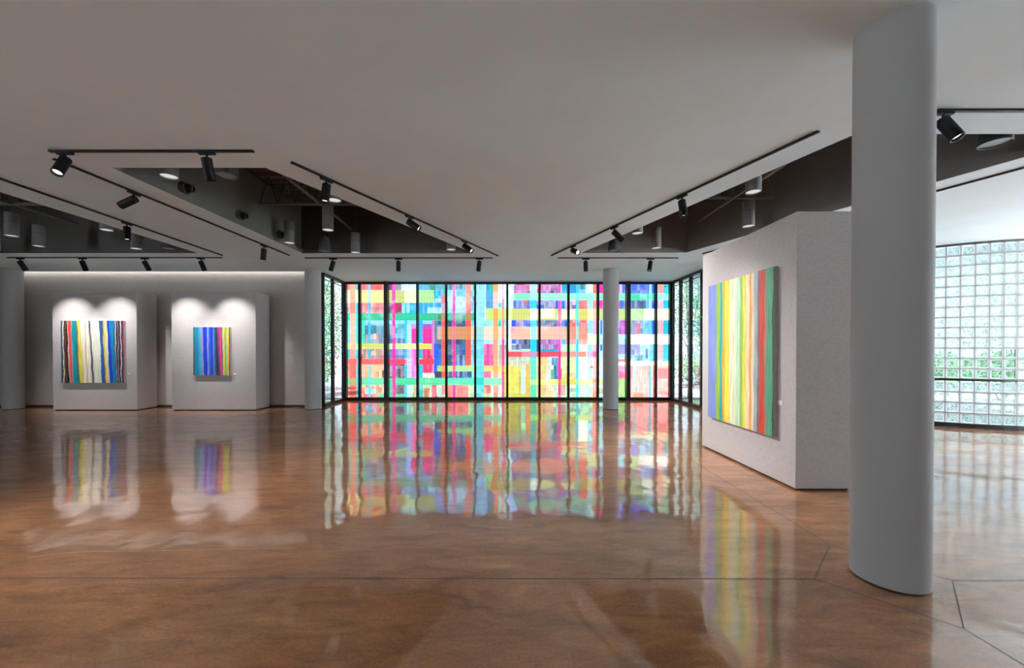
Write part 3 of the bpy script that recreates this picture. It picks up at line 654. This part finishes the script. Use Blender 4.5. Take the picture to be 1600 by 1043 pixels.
for x, c in ((35,(130,150,218)),(80,(155,195,60)),(98,(40,170,170)),(112,(238,180,50)),(125,(242,222,90)),(150,(228,236,202)),(185,(195,228,198)),(207,(155,200,90)),(222,(238,228,100)),(240,(242,228,188)),(258,(246,172,90)),(270,(232,222,190)),(285,(165,180,198)),(303,(125,120,115)),(312,(212,75,60)),(340,(160,140,125)),(352,(85,168,132)),(384,(30,90,80))):
    y = 1965.4 / (1096 + x / 3.479 - CX); f = (ya - y) / (ya - yb); S3.append((f, f, c))
painting('painting', 'square painting of multicoloured vertical stripes with cream centre', S1, 1.63, 1.60, .06, (WX(145.2, 10.22), 10.268, WZ(549.3, 10.22)), 0, M['canvas'])
painting('painting', 'smaller upright painting of mostly blue vertical stripes', S2, .945, 1.24, .06, (WX(331.3, 10.22), 10.268, WZ(548.4, 10.22)), 0, M['canvas'])
painting('painting', 'tall painting of pale yellow, green and red stripes on the right partition', S3, 1.47, 2.0, .055, (3.228, (ya + yb) / 2, 1.53), -math.pi / 2, M['canvasdark'])
def card(name, loc, w, h, label, cat, mat, rotz=0, group=None):
    bm = bmesh.new(); box(bm, -w / 2, w / 2, -.006, 0, -h / 2, h / 2); bevel(bm, .0015, 1)
    o = obj(name, bm, mat); o.location = loc; o.rotation_euler = (0, 0, rotz); tag(o, label, cat, group)
card('wall_label', (WX(200.8, 10.26), 10.269, WZ(584, 10.26)), .075, .04, 'tiny white label card right of the square multicoloured painting', 'label', M['card'], 0, 'artwork label cards')
card('wall_label', (WX(366.5, 10.26), 10.269, WZ(584, 10.26)), .075, .04, 'tiny white label card right of the blue painting', 'label', M['card'], 0, 'artwork label cards')
card('wall_label', (3.229, 4.60, WZ(629, 4.60)), .08, .05, 'tiny white label card beside the tall yellow painting', 'label', M['card'], -math.pi / 2, 'artwork label cards')
card('wall_plaque', (WX(453.5, YB), YB - .001, WZ(541, YB)), .21, .27, 'upper of the two pale plaques on the fabric wall beside the column', 'plaque', M['plaque'], 0, 'pale wall plaques')
card('wall_plaque', (WX(453.5, YB), YB - .001, WZ(561.5, YB)), .21, .27, 'lower of the two pale plaques on the fabric wall beside the column', 'plaque', M['plaque'], 0, 'pale wall plaques')

# ------------------------------------------------------------------ lighting tracks and spotlights
TR = {}
def track(key, a, b, label):
    a, b = Vector((*a, CEIL)), Vector((*b, CEIL)); d = b - a; ang = math.atan2(d.y, d.x); ln = d.length
    bm = bmesh.new(); box(bm, 0, ln, -.017, .017, -.018, 0)
    t = thing('lighting_track', label, 'track', a, 'black lighting tracks', ang)
    obj('rail', bm, M['black'], t)
    bm = bmesh.new(); box(bm, .03, ln - .03, -.006, .006, -.019, -.0165); obj('conductor_groove', bm, M['kick'], t)
    bm = bmesh.new(); box(bm, -.012, 0, -.018, .018, -.02, 0); obj('end_cap', bm, M['black'], t)
    bm = bmesh.new(); box(bm, ln, ln + .012, -.018, .018, -.02, 0); obj('end_cap', bm, M['black'], t)
    TR[key] = (a, d.normalized(), ang)
oc = on_ceiling
track('1', oc(82, 236), oc(396, 236), 'short black lighting track across the ceiling at upper left')
track('2', oc(89, 249), oc(452, 398), 'long black lighting track running back along the left edge of the middle ceiling opening')
track('3', (WX(-60, 4.6), 4.3), oc(347, 398), 'black lighting track running back beside the far left ceiling opening')
track('4', oc(14, 402), oc(347, 402), 'black lighting track in front of the two left partitions')
track('5', oc(478, 402.5), oc(769, 402.5), 'black lighting track behind the middle opening near the coloured window')
track('6', oc(458, 254), oc(778, 399), 'slanting black lighting track right of the middle ceiling opening')
track('7', oc(1275, 206), oc(862, 398.5), 'slanting black lighting track left of the right ceiling opening')
track('8', oc(872, 402.5), oc(1058, 402.5), 'short black lighting track near the column before the coloured window')
track('9', oc(1463, 173), (6.2, 3.57), 'black lighting track at upper right beyond the foreground column')
track('0', (4.44, 8.79), (6.7, 3.3), 'thin black lighting track along the right edge of the right ceiling opening')
# spotlight meshes, shared
bm = bmesh.new(); box(bm, -.085, .085, -.02, .02, -.028, 0); bevel(bm, .003, 1); me_ad = mesh('adapter', bm, M['black'])
bm = bmesh.new(); lathe(bm, [(.012, -.085), (.012, 0)], 14, cap=True); me_st = mesh('stem', bm, M['black'], True)
R0 = .051
bm = bmesh.new(); lathe(bm, [(.0, -.03), (.044, -.03), (R0, -.024), (R0, .107), (R0 - .002, .109), (R0 - .002, .112), (R0, .114), (R0, .20), (R0 - .004, .20), (R0 - .008, .172), (.0, .172)], 36); me_ba = mesh('barrel', bm, M['black'], True)
bm = bmesh.new(); lathe(bm, [(.0, .1735), (.041, .1735)], 28); me_le = mesh('lens', bm, M['lens'])
bm = bmesh.new(); lathe(bm, [(.0, .1735), (.041, .1735)], 28); me_ld = mesh('lens', bm, M['lensdim'])
def spot(key, u, v, d, label, W=0, size=50, lit=True, fixed=None, blend=.5):
    a, t, ang = TR[key]
    if abs(t.y) > .3:      # track runs back: find where it crosses the row of the mount
        Y = (CEIL - H) * F / (HY - v); p = a + t * ((Y - a.y) / t.y)
    else:
        X = WX(u, a.y); p = a + t * ((X - a.x) / t.x)
    p = Vector((p.x, p.y, CEIL - .018))
    r = thing('track_spotlight', label, 'spotlight', p, 'black track spotlights')
    link('adapter', me_ad, r, (0, 0, 0), Matrix.Rotation(ang, 3, 'Z').to_quaternion())
    link('stem', me_st, r, (0, 0, -.01))
    d = Vector(d).normalized(); q = d.to_track_quat('Z', 'Y')
    b = link('barrel', me_ba, r, Vector((0, 0, -.095)), q)
    link('lens', me_le if lit else me_ld, b)
    if W >= 50:
        L = bpy.data.lights.new('spot_lamp', 'SPOT'); L.energy = W; L.spot_size = math.radians(size); L.spot_blend = blend; L.shadow_soft_size = .035
        L.color = (1, .96, .93)
        o = bpy.data.objects.new('lamp', L); COL.objects.link(o); o.parent = r
        o.location = Vector((0, 0, -.095)) + d * .178
        o.rotation_mode = 'QUATERNION'; o.rotation_quaternion = d.to_track_quat('-Z', 'Y')
WP = 190
spot('1', 104, 236, (.10, -.50, -.9), 'black spotlight with bright lens at left end of the upper left track', 260, 84, blend=1)
spot('1', 325, 236, (.03, .22, -1), 'black spotlight hanging straight down near right end of the upper left track', 60, 100, False, blend=1)
spot('2', 210, 299, (-.9, .0, -.42), 'black spotlight tilted sharply left beside the middle ceiling opening', 20, 60)
spot('2', 409.5, 382, (-.18, .15, -1), 'small black spotlight near the far end of the track left of the middle opening', 20, 60, False)
spot('3', 192, 347, (.12, -.12, -1), 'black spotlight with glowing lens on the far left slanting track', 25, 60)
lab = {0: 'leftmost of four black spotlights in front of the left partitions', 1: 'second from left of four black spotlights in front of the left partitions',
       2: 'third from left of four black spotlights in front of the left partitions', 3: 'rightmost of four black spotlights in front of the left partitions'}
for k, (u, tx, hd) in enumerate(((33, -11.05, .22), (130, -9.99, .22), (227, -8.05, .22), (315, -6.92, .22))):
    a = TR['4'][0]; x = WX(u, a.y)
    spot('4', u, 402, (tx - x, 10.27 - a.y - .02, -1.75), lab[k], WP, 68, False, blend=.75)
spot('5', 521, 402, (-.25, -.1, -1), 'small black spotlight nearest the left column on the track before the coloured window', 15, 60)
spot('5', 623, 402, (.0, -.08, -1), 'middle of three small black spotlights on the track behind the middle opening', 15, 60)
spot('5', 749, 402, (-.1, -.08, -1), 'rightmost of three small black spotlights on the track behind the middle opening', 15, 60)
spot('6', 510, 278, (-.06, -.12, -1), 'black spotlight at the front end of the slanting track right of the middle opening', 180, 105, blend=1)
spot('6', 639, 336.5, (.88, -.12, -.62), 'black spotlight tilted right halfway along the slanting track right of the middle opening', 200, 62, blend=1)
spot('6', 724, 375.5, (.74, -.36, -.58), 'black spotlight tilted right near the far end of the track right of the middle opening', 560, 74, blend=1)
spot('7', 1063, 304, (.10, -.08, -1), 'black spotlight pointing down in front of the right ceiling opening', 80, 95, blend=1)
spot('7', 960, 353, (.62, -.14, -.72), 'black spotlight tilted right toward the right partition, over the black hanging speaker', 110, 110, blend=1)
spot('7', 895.6, 383, (.38, -.85, -.42), 'black spotlight facing the camera with glaring lens at far end of right slanting track', 12, 60)
spot('8', 915, 402, (.0, -.1, -1), 'small black spotlight left of the column on the short track before the coloured window', 15, 60)
spot('8', 1016, 402, (-.18, -.1, -1), 'small black spotlight right of the column on the short track before the coloured window', 15, 60)
spot('9', 1471, 173, (.22, -.38, -.9), 'black spotlight with glowing lens right behind the foreground column', 25, 60)

# ------------------------------------------------------------------ pendants and speakers in the openings
PR, PH, PB = .094, .42, 3.67
bm = bmesh.new(); lathe(bm, [(0, PH), (PR, PH), (PR, .262), (PR - .003, .259), (PR - .003, .253), (PR, .25), (PR, 0), (PR - .004, 0), (PR - .004, .022), (0, .022)], 40); me_sh = mesh('shade', bm, M['pend'], True)
bm = bmesh.new(); lathe(bm, [(PR - .002, .252), (PR - .002, .26)], 40); me_se = mesh('seam', bm, M['seam'])
bm = bmesh.new(); lathe(bm, [(0, .014), (PR - .005, .014)], 36); me_di = mesh('diffuser', bm, M['diff'])
bm = bmesh.new(); lathe(bm, [(.0025, PH), (.0025, DECK - PB)], 6, cap=True); me_ca = mesh('cable', bm, M['steel'])
bm = bmesh.new(); lathe(bm, [(.06, DECK - PB - .02), (.06, DECK - PB)], 20, cap=True); me_cp = mesh('canopy', bm, M['steel'])
def pendant(u, v, label):
    Y = (PB - H) * F / (HY - v)
    p = thing('pendant_light', label, 'pendant light', (WX(u, Y), Y, PB), 'grey cylinder pendants')
    s = link('shade', me_sh, p); link('seam', me_se, s); link('diffuser', me_di, p); link('cable', me_ca, p); link('canopy', me_cp, p)
PW = 14
pendant(266, 277, 'grey cylinder pendant cut by front edge of the middle ceiling opening')
pendant(513, 360, 'large grey cylinder pendant at centre of the middle opening, under the track spotlight')
pendant(453, 380, 'grey cylinder pendant at left rear of the middle opening beside the air nozzle')
pendant(556, 395, 'grey cylinder pendant right of the black speaker in the middle opening')
pendant(523, 314, 'grey pendant rim partly hidden behind the spotlight at right edge of the middle opening')
pendant(705, 390.5, 'grey pendant at the far right tip of the middle opening')
pendant(20, 369, 'large grey cylinder pendant at far left, the biggest in the left opening')
pendant(62, 385, 'grey cylinder pendant second from the left in the far left opening')
pendant(-8, 390, 'grey cylinder pendant cut off by the left edge of the photo')
pendant(168, 360, 'grey pendant rim partly hidden by the front edge of the left opening')
pendant(214, 389, 'grey cylinder pendant near the right end of the left opening')
pendant(1176, 301, 'grey cylinder pendant cut by the upper edge of the right opening')
pendant(1168.5, 354, 'grey cylinder pendant hanging free above the right partition')
pendant(995.5, 365, 'small grey pendant rim cut by upper edge of the right opening')
pendant(1025, 388, 'grey cylinder pendant near the rear of the right opening, left of the partition')
bm = bmesh.new(); lathe(bm, [(0, .33), (.03, .33), (.035, .30), (.085, .295), (.10, .24), (.122, .06), (.125, 0), (.118, 0), (.118, .015), (0, .015)], 36); me_sp = mesh('housing', bm, M['blackm'], True)
bm = bmesh.new(); lathe(bm, [(0, .012), (.117, .012)], 32); me_gr = mesh('grille', bm, principled('speaker_grille', (.20, .21, .22), .5, noise=.2, nscale=300))
bm = bmesh.new(); lathe(bm, [(.004, .33), (.004, DECK - PB)], 6, cap=True); me_sc = mesh('cable', bm, M['kick'])
def speaker(u, v, label):
    Y = (PB - H) * F / (HY - v)
    p = thing('pendant_speaker', label, 'speaker', (WX(u, Y), Y, PB), 'black hanging speakers')
    link('housing', me_sp, p); link('grille', me_gr, p); link('cable', me_sc, p)
speaker(508, 393, 'black bell shaped speaker hanging low in the middle ceiling opening')
speaker(356, 276, 'dark round speaker at the front edge of the middle opening, right of the spotlight')
speaker(264, 389, 'dark speaker at the right tip of the far left opening')
speaker(959, 392, 'black bell shaped speaker at the left tip of the right opening')
speaker(1551, 226, 'large black round speaker at upper right beyond the foreground column')

# air nozzles on the plenum wall of the middle opening
def nozzle(u, v, X, label):
    Y = (X * F) / (u - CX); z = WZ(v, Y)
    n = thing('air_nozzle', label, 'air nozzle', (X, Y, z), 'round air nozzles')
    bm = bmesh.new(); lathe(bm, [(.105, 0), (.14, 0), (.14, .015), (.125, .028), (.11, .028), (.105, .0)], 36, 'X'); obj('flange', bm, M['duct'], n, smooth=True)
    bm = bmesh.new(); lathe(bm, [(.104, .0), (.094, .05), (.080, .10), (.070, .10), (.06, .02), (0, .02)], 32, 'X'); obj('drum', bm, M['deck'], n, smooth=True)
    bm = bmesh.new(); lathe(bm, [(.056, .03), (.056, .17), (.047, .17), (.042, .06), (0, .06)], 28, 'X'); obj('jet', bm, M['blackm'], n, smooth=True)
    bm = bmesh.new(); box(bm, .16, .166, -.005, .005, -.049, .049); obj('vane', bm, M['duct'], n)
nozzle(284, 295, -4.655, 'nearest and largest round air nozzle on the dark side of the middle opening')
nozzle(371, 337, -4.61, 'middle of three round air nozzles on the dark side of the middle opening')
nozzle(434, 367, -4.565, 'farthest and smallest round air nozzle on the dark side of the middle opening')

# steel joists and bridging bars crossing the openings
def joist(x0, x1, y, z0, label):
    j = thing('steel_joist', label, 'steel joist', ((x0 + x1) / 2, y, z0), 'open web steel joists')
    w = (x1 - x0) / 2; t = DECK - .01 - z0
    for s in (-1, 1): bx('bottom_chord', M['steel'], j, -w, w, s * .02 - .012 if s > 0 else -.032, s * .02 + .012 if s > 0 else -.008, 0, .035)
    bx('top_chord', M['steel'], j, -w, w, -.03, .03, t - .035, t)
    bm = bmesh.new(); n = max(2, int(2 * w / .3)); st = 2 * w / n
    for k in range(n):
        a = -w + k * st; tube(bm, [(a, 0, .02), (a + st / 2, 0, t - .02)], .01, 6); tube(bm, [(a + st / 2, 0, t - .02), (a + st, 0, .02)], .01, 6)
    obj('web', bm, M['steel'] if x0 > 0 else M['well'], j)
joist(-4.42, -1.80, 7.25, 4.2, 'open web steel joist crossing the middle ceiling opening')
joist(-13.3, -6.95, 7.25, 4.2, 'open web steel joist crossing the far left ceiling opening')
joist(2.5, 4.75, 6.95, 4.2, 'open web steel joist crossing the right ceiling opening')
def bar(x, y0, y1, z, label):
    b = thing('bridging_bar', label, 'steel bar', (x, (y0 + y1) / 2, z), 'steel bridging bars'); l = (y1 - y0) / 2
    bx('flange', M['steel'], b, -.025, .025, -l, l, -.004, 0); bx('web', M['steel'], b, -.004, .004, -l, l, 0, .04)
bar(-3.3, 4.8, 8.72, 4.19, 'thin steel bar running back under the joist in the middle opening')
bar(-8.9, 4.8, 8.35, 4.19, 'thin steel bar running back across the far left opening')
bar(4.02, 4.1, 8.15, 4.19, 'thin steel bar running back under the joist in the right opening')

# ------------------------------------------------------------------ outdoors
bm = bmesh.new(); box(bm, -60, 60, YB + .14, 90, -.30, -.16); struct(obj('floor_terrace', bm, M['terrace']))
bm = bmesh.new(); box(bm, XR + .16, 60, -60, YB + .14, -.30, -.16); box(bm, -60, XL - .16, -60, YB + .14, -.30, -.16); struct(obj('floor_bounce', bm, M['bouncepaving']))  # unseen pale ground, added to bounce sunlight through the bays onto the ceiling
bm = bmesh.new(); box(bm, 8.7, 20, 12.75, 16.8, -.158, -.15); struct(obj('floor_bounce_patch', bm, M['bouncepaving']))  # pale patch added to bounce light into the lower glass blocks
def foliage(bm, cx, cy, cz, rx, ry, rz, n, s):
    for _ in range(n):
        while True:
            p = Vector((random.uniform(-1, 1), random.uniform(-1, 1), random.uniform(-1, 1)))
            if p.length < 1: break
        c = Vector((cx + p.x * rx, cy + p.y * ry, cz + p.z * rz))
        a = Vector((random.gauss(0, 1), random.gauss(0, 1), random.gauss(0, 1))).normalized(); b = a.cross(Vector((random.gauss(0, 1), random.gauss(0, 1), random.gauss(0, 1)))).normalized()
        q = s * random.uniform(.6, 1.3)
        bm.faces.new([bm.verts.new(c + a * q), bm.verts.new(c + b * q * .4), bm.verts.new(c - a * q), bm.verts.new(c - b * q * .4)])
def tree(x, y, h, crown, label, name='tree', leaf='leaf', n=2600, s=.07, trunk=.09, multi=1):
    t = thing(name, label, name, (x, y, -.16), 'garden trees and shrubs')
    bm = bmesh.new()
    for k in range(multi):
        ox = random.uniform(-.3, .3) if multi > 1 else 0; lean = random.uniform(-.35, .35)
        pts = [(ox * .3, 0, 0)]
        for i in range(1, 7): pts.append((ox + lean * i / 6 + random.uniform(-.05, .05), random.uniform(-.08, .08), h * i / 6))
        tube(bm, pts, trunk, 8, trunk * .35)
        for i in range(2, 7):
            for sgn in (-1, 1):
                p = Vector(pts[i]); e = p + Vector((sgn * random.uniform(.4, 1.0), random.uniform(-.5, .5), random.uniform(.3, .9)))
                tube(bm, [p, (p + e) / 2 + Vector((0, 0, .08)), e], trunk * .3, 5, trunk * .08)
    obj('trunk', bm, M['bark'], t, smooth=True)
    bm = bmesh.new()
    for (cx, cy, cz, rx, ry, rz, f) in crown: foliage(bm, cx, cy, cz, rx, ry, rz, int(n * f), s)
    obj('leaves', bm, M[leaf], t)
tree(-6.75, 14.6, 4.6, [(0, 0, 2.8, .85, .8, 2.6, 1.0)], 'leafy green tree outside the narrow left side panes', n=5200, multi=2, trunk=.04, s=.05)
tree(-7.9, 16.6, 5.0, [(0, 0, 2.6, 1.1, .9, 2.6, 1.0)], 'farther leafy tree outside the narrow left side panes', leaf='leafdark', n=3600, multi=2, trunk=.06, s=.06)
tree(6.7, 14.2, 5.2, [(0, 0, 4.3, 1.0, .9, 1.0, .35), (.1, 0, 2.6, .9, .7, 1.0, .25)], 'thin trunked tree with bare branches outside the right side panes', n=3200, trunk=.07, s=.05)
tree(8.7, 17.2, 5.2, [(0, 0, 3.6, 1.2, 1, 1.8, 1.0)], 'taller leafy tree outside the right side panes', leaf='leafdark', n=3400, trunk=.1, s=.06)
tree(9.9, 19.8, 1.6, [(0, 0, .9, 1.6, .8, .9, 1.0)], 'low green shrub behind the handrail outside the right side panes', 'shrub', n=2600, trunk=.03, multi=3)
tree(-9.6, 18.8, 1.4, [(0, 0, .7, 1.8, .8, .8, 1.0)], 'low green shrub at ground level outside the left side panes', 'shrub', n=2200, trunk=.03, multi=3)
tree(16.9, 13.4, 1.8, [(0, 0, .95, 1.3, .8, .75, 1.0)], 'green shrub seen through the clear glass blocks, right hand one at the photo edge', 'shrub', n=3200, trunk=.03, multi=3)
tree(14.3, 13.2, 1.8, [(0, 0, .95, 1.3, .8, .75, 1.0)], 'green shrub seen through the clear glass blocks, close to the foreground column', 'shrub', n=3200, trunk=.03, multi=3)
hr = thing('handrail', 'white steel stair handrail outside the right side panes', 'handrail', (6.35, 13.4, -.16))
bm = bmesh.new(); tube(bm, [(-.35, 0, .75), (-.05, 0, .80), (.75, 0, 1.22)], .022, 8); obj('top_rail', bm, M['rail'], hr, smooth=True)
bm = bmesh.new(); tube(bm, [(-.35, 0, .45), (-.05, 0, .5), (.75, 0, .92)], .016, 8); obj('lower_rail', bm, M['rail'], hr, smooth=True)
for x, z in ((-.33, .75), (-.04, .8), (.72, 1.2)):
    bm = bmesh.new(); tube(bm, [(x, 0, 0), (x, 0, z)], .02, 8); obj('post', bm, M['rail'], hr, smooth=True)

# ------------------------------------------------------------------ daylight, camera, output look
w = bpy.data.worlds.new('overcast_sky'); S.world = w; w.use_nodes = True
bg = w.node_tree.nodes['Background']; bg.inputs[0].default_value = (.80, .94, 1.08, 1); bg.inputs[1].default_value = E_SKY
def portal(loc, rot, sx, sy):
    L = bpy.data.lights.new('daylight_portal', 'AREA'); L.shape = 'RECTANGLE'; L.size = sx; L.size_y = sy; L.cycles.is_portal = True
    o = bpy.data.objects.new('daylight_portal', L); COL.objects.link(o); o.location = loc; o.rotation_euler = rot
portal((.18, YW + .3, 1.85), (-math.pi / 2, 0, 0), 10.3, 3.7)
portal((XR + .2, 5.15, 1.8), (math.pi / 2, 0, math.pi / 2), 8.4, 3.2)
portal((XL - .2, -3.4, 1.6), (math.pi / 2, 0, -math.pi / 2), 3.2, 2.7)

sun = bpy.data.lights.new('sun', 'SUN'); sun.energy = 185; sun.angle = math.radians(2); sun.color = (.86, .96, 1.06)
so = bpy.data.objects.new('sun', sun); COL.objects.link(so)
so.rotation_mode = 'QUATERNION'; so.rotation_quaternion = Vector((.08, .36, -.93)).to_track_quat('-Z', 'Y')
cam = bpy.data.cameras.new('camera'); co = bpy.data.objects.new('camera', cam); COL.objects.link(co)
cam.sensor_fit = 'HORIZONTAL'; cam.sensor_width = 36; cam.lens = F * 36 / 1600
PITCH = .0080
co.location = (0, 0, H); co.rotation_euler = (math.pi / 2 - PITCH, 0, 0)
cam.shift_x = (800 - CX) / 1600; cam.shift_y = (HY + F * math.tan(PITCH) - 521.5) / 1600
cam.clip_start = .05; cam.clip_end = 300
S.camera = co
S.view_settings.view_transform = 'Standard'; S.view_settings.look = 'None'; S.view_settings.exposure = .36; S.view_settings.gamma = 1
S.view_settings.use_curve_mapping = False
S.cycles.use_denoising = True
S.cycles.max_bounces = 10; S.cycles.diffuse_bounces = 6; S.cycles.glossy_bounces = 4; S.cycles.transparent_max_bounces = 16
S.cycles.caustics_reflective = True
S.cycles.sample_clamp_indirect = 6
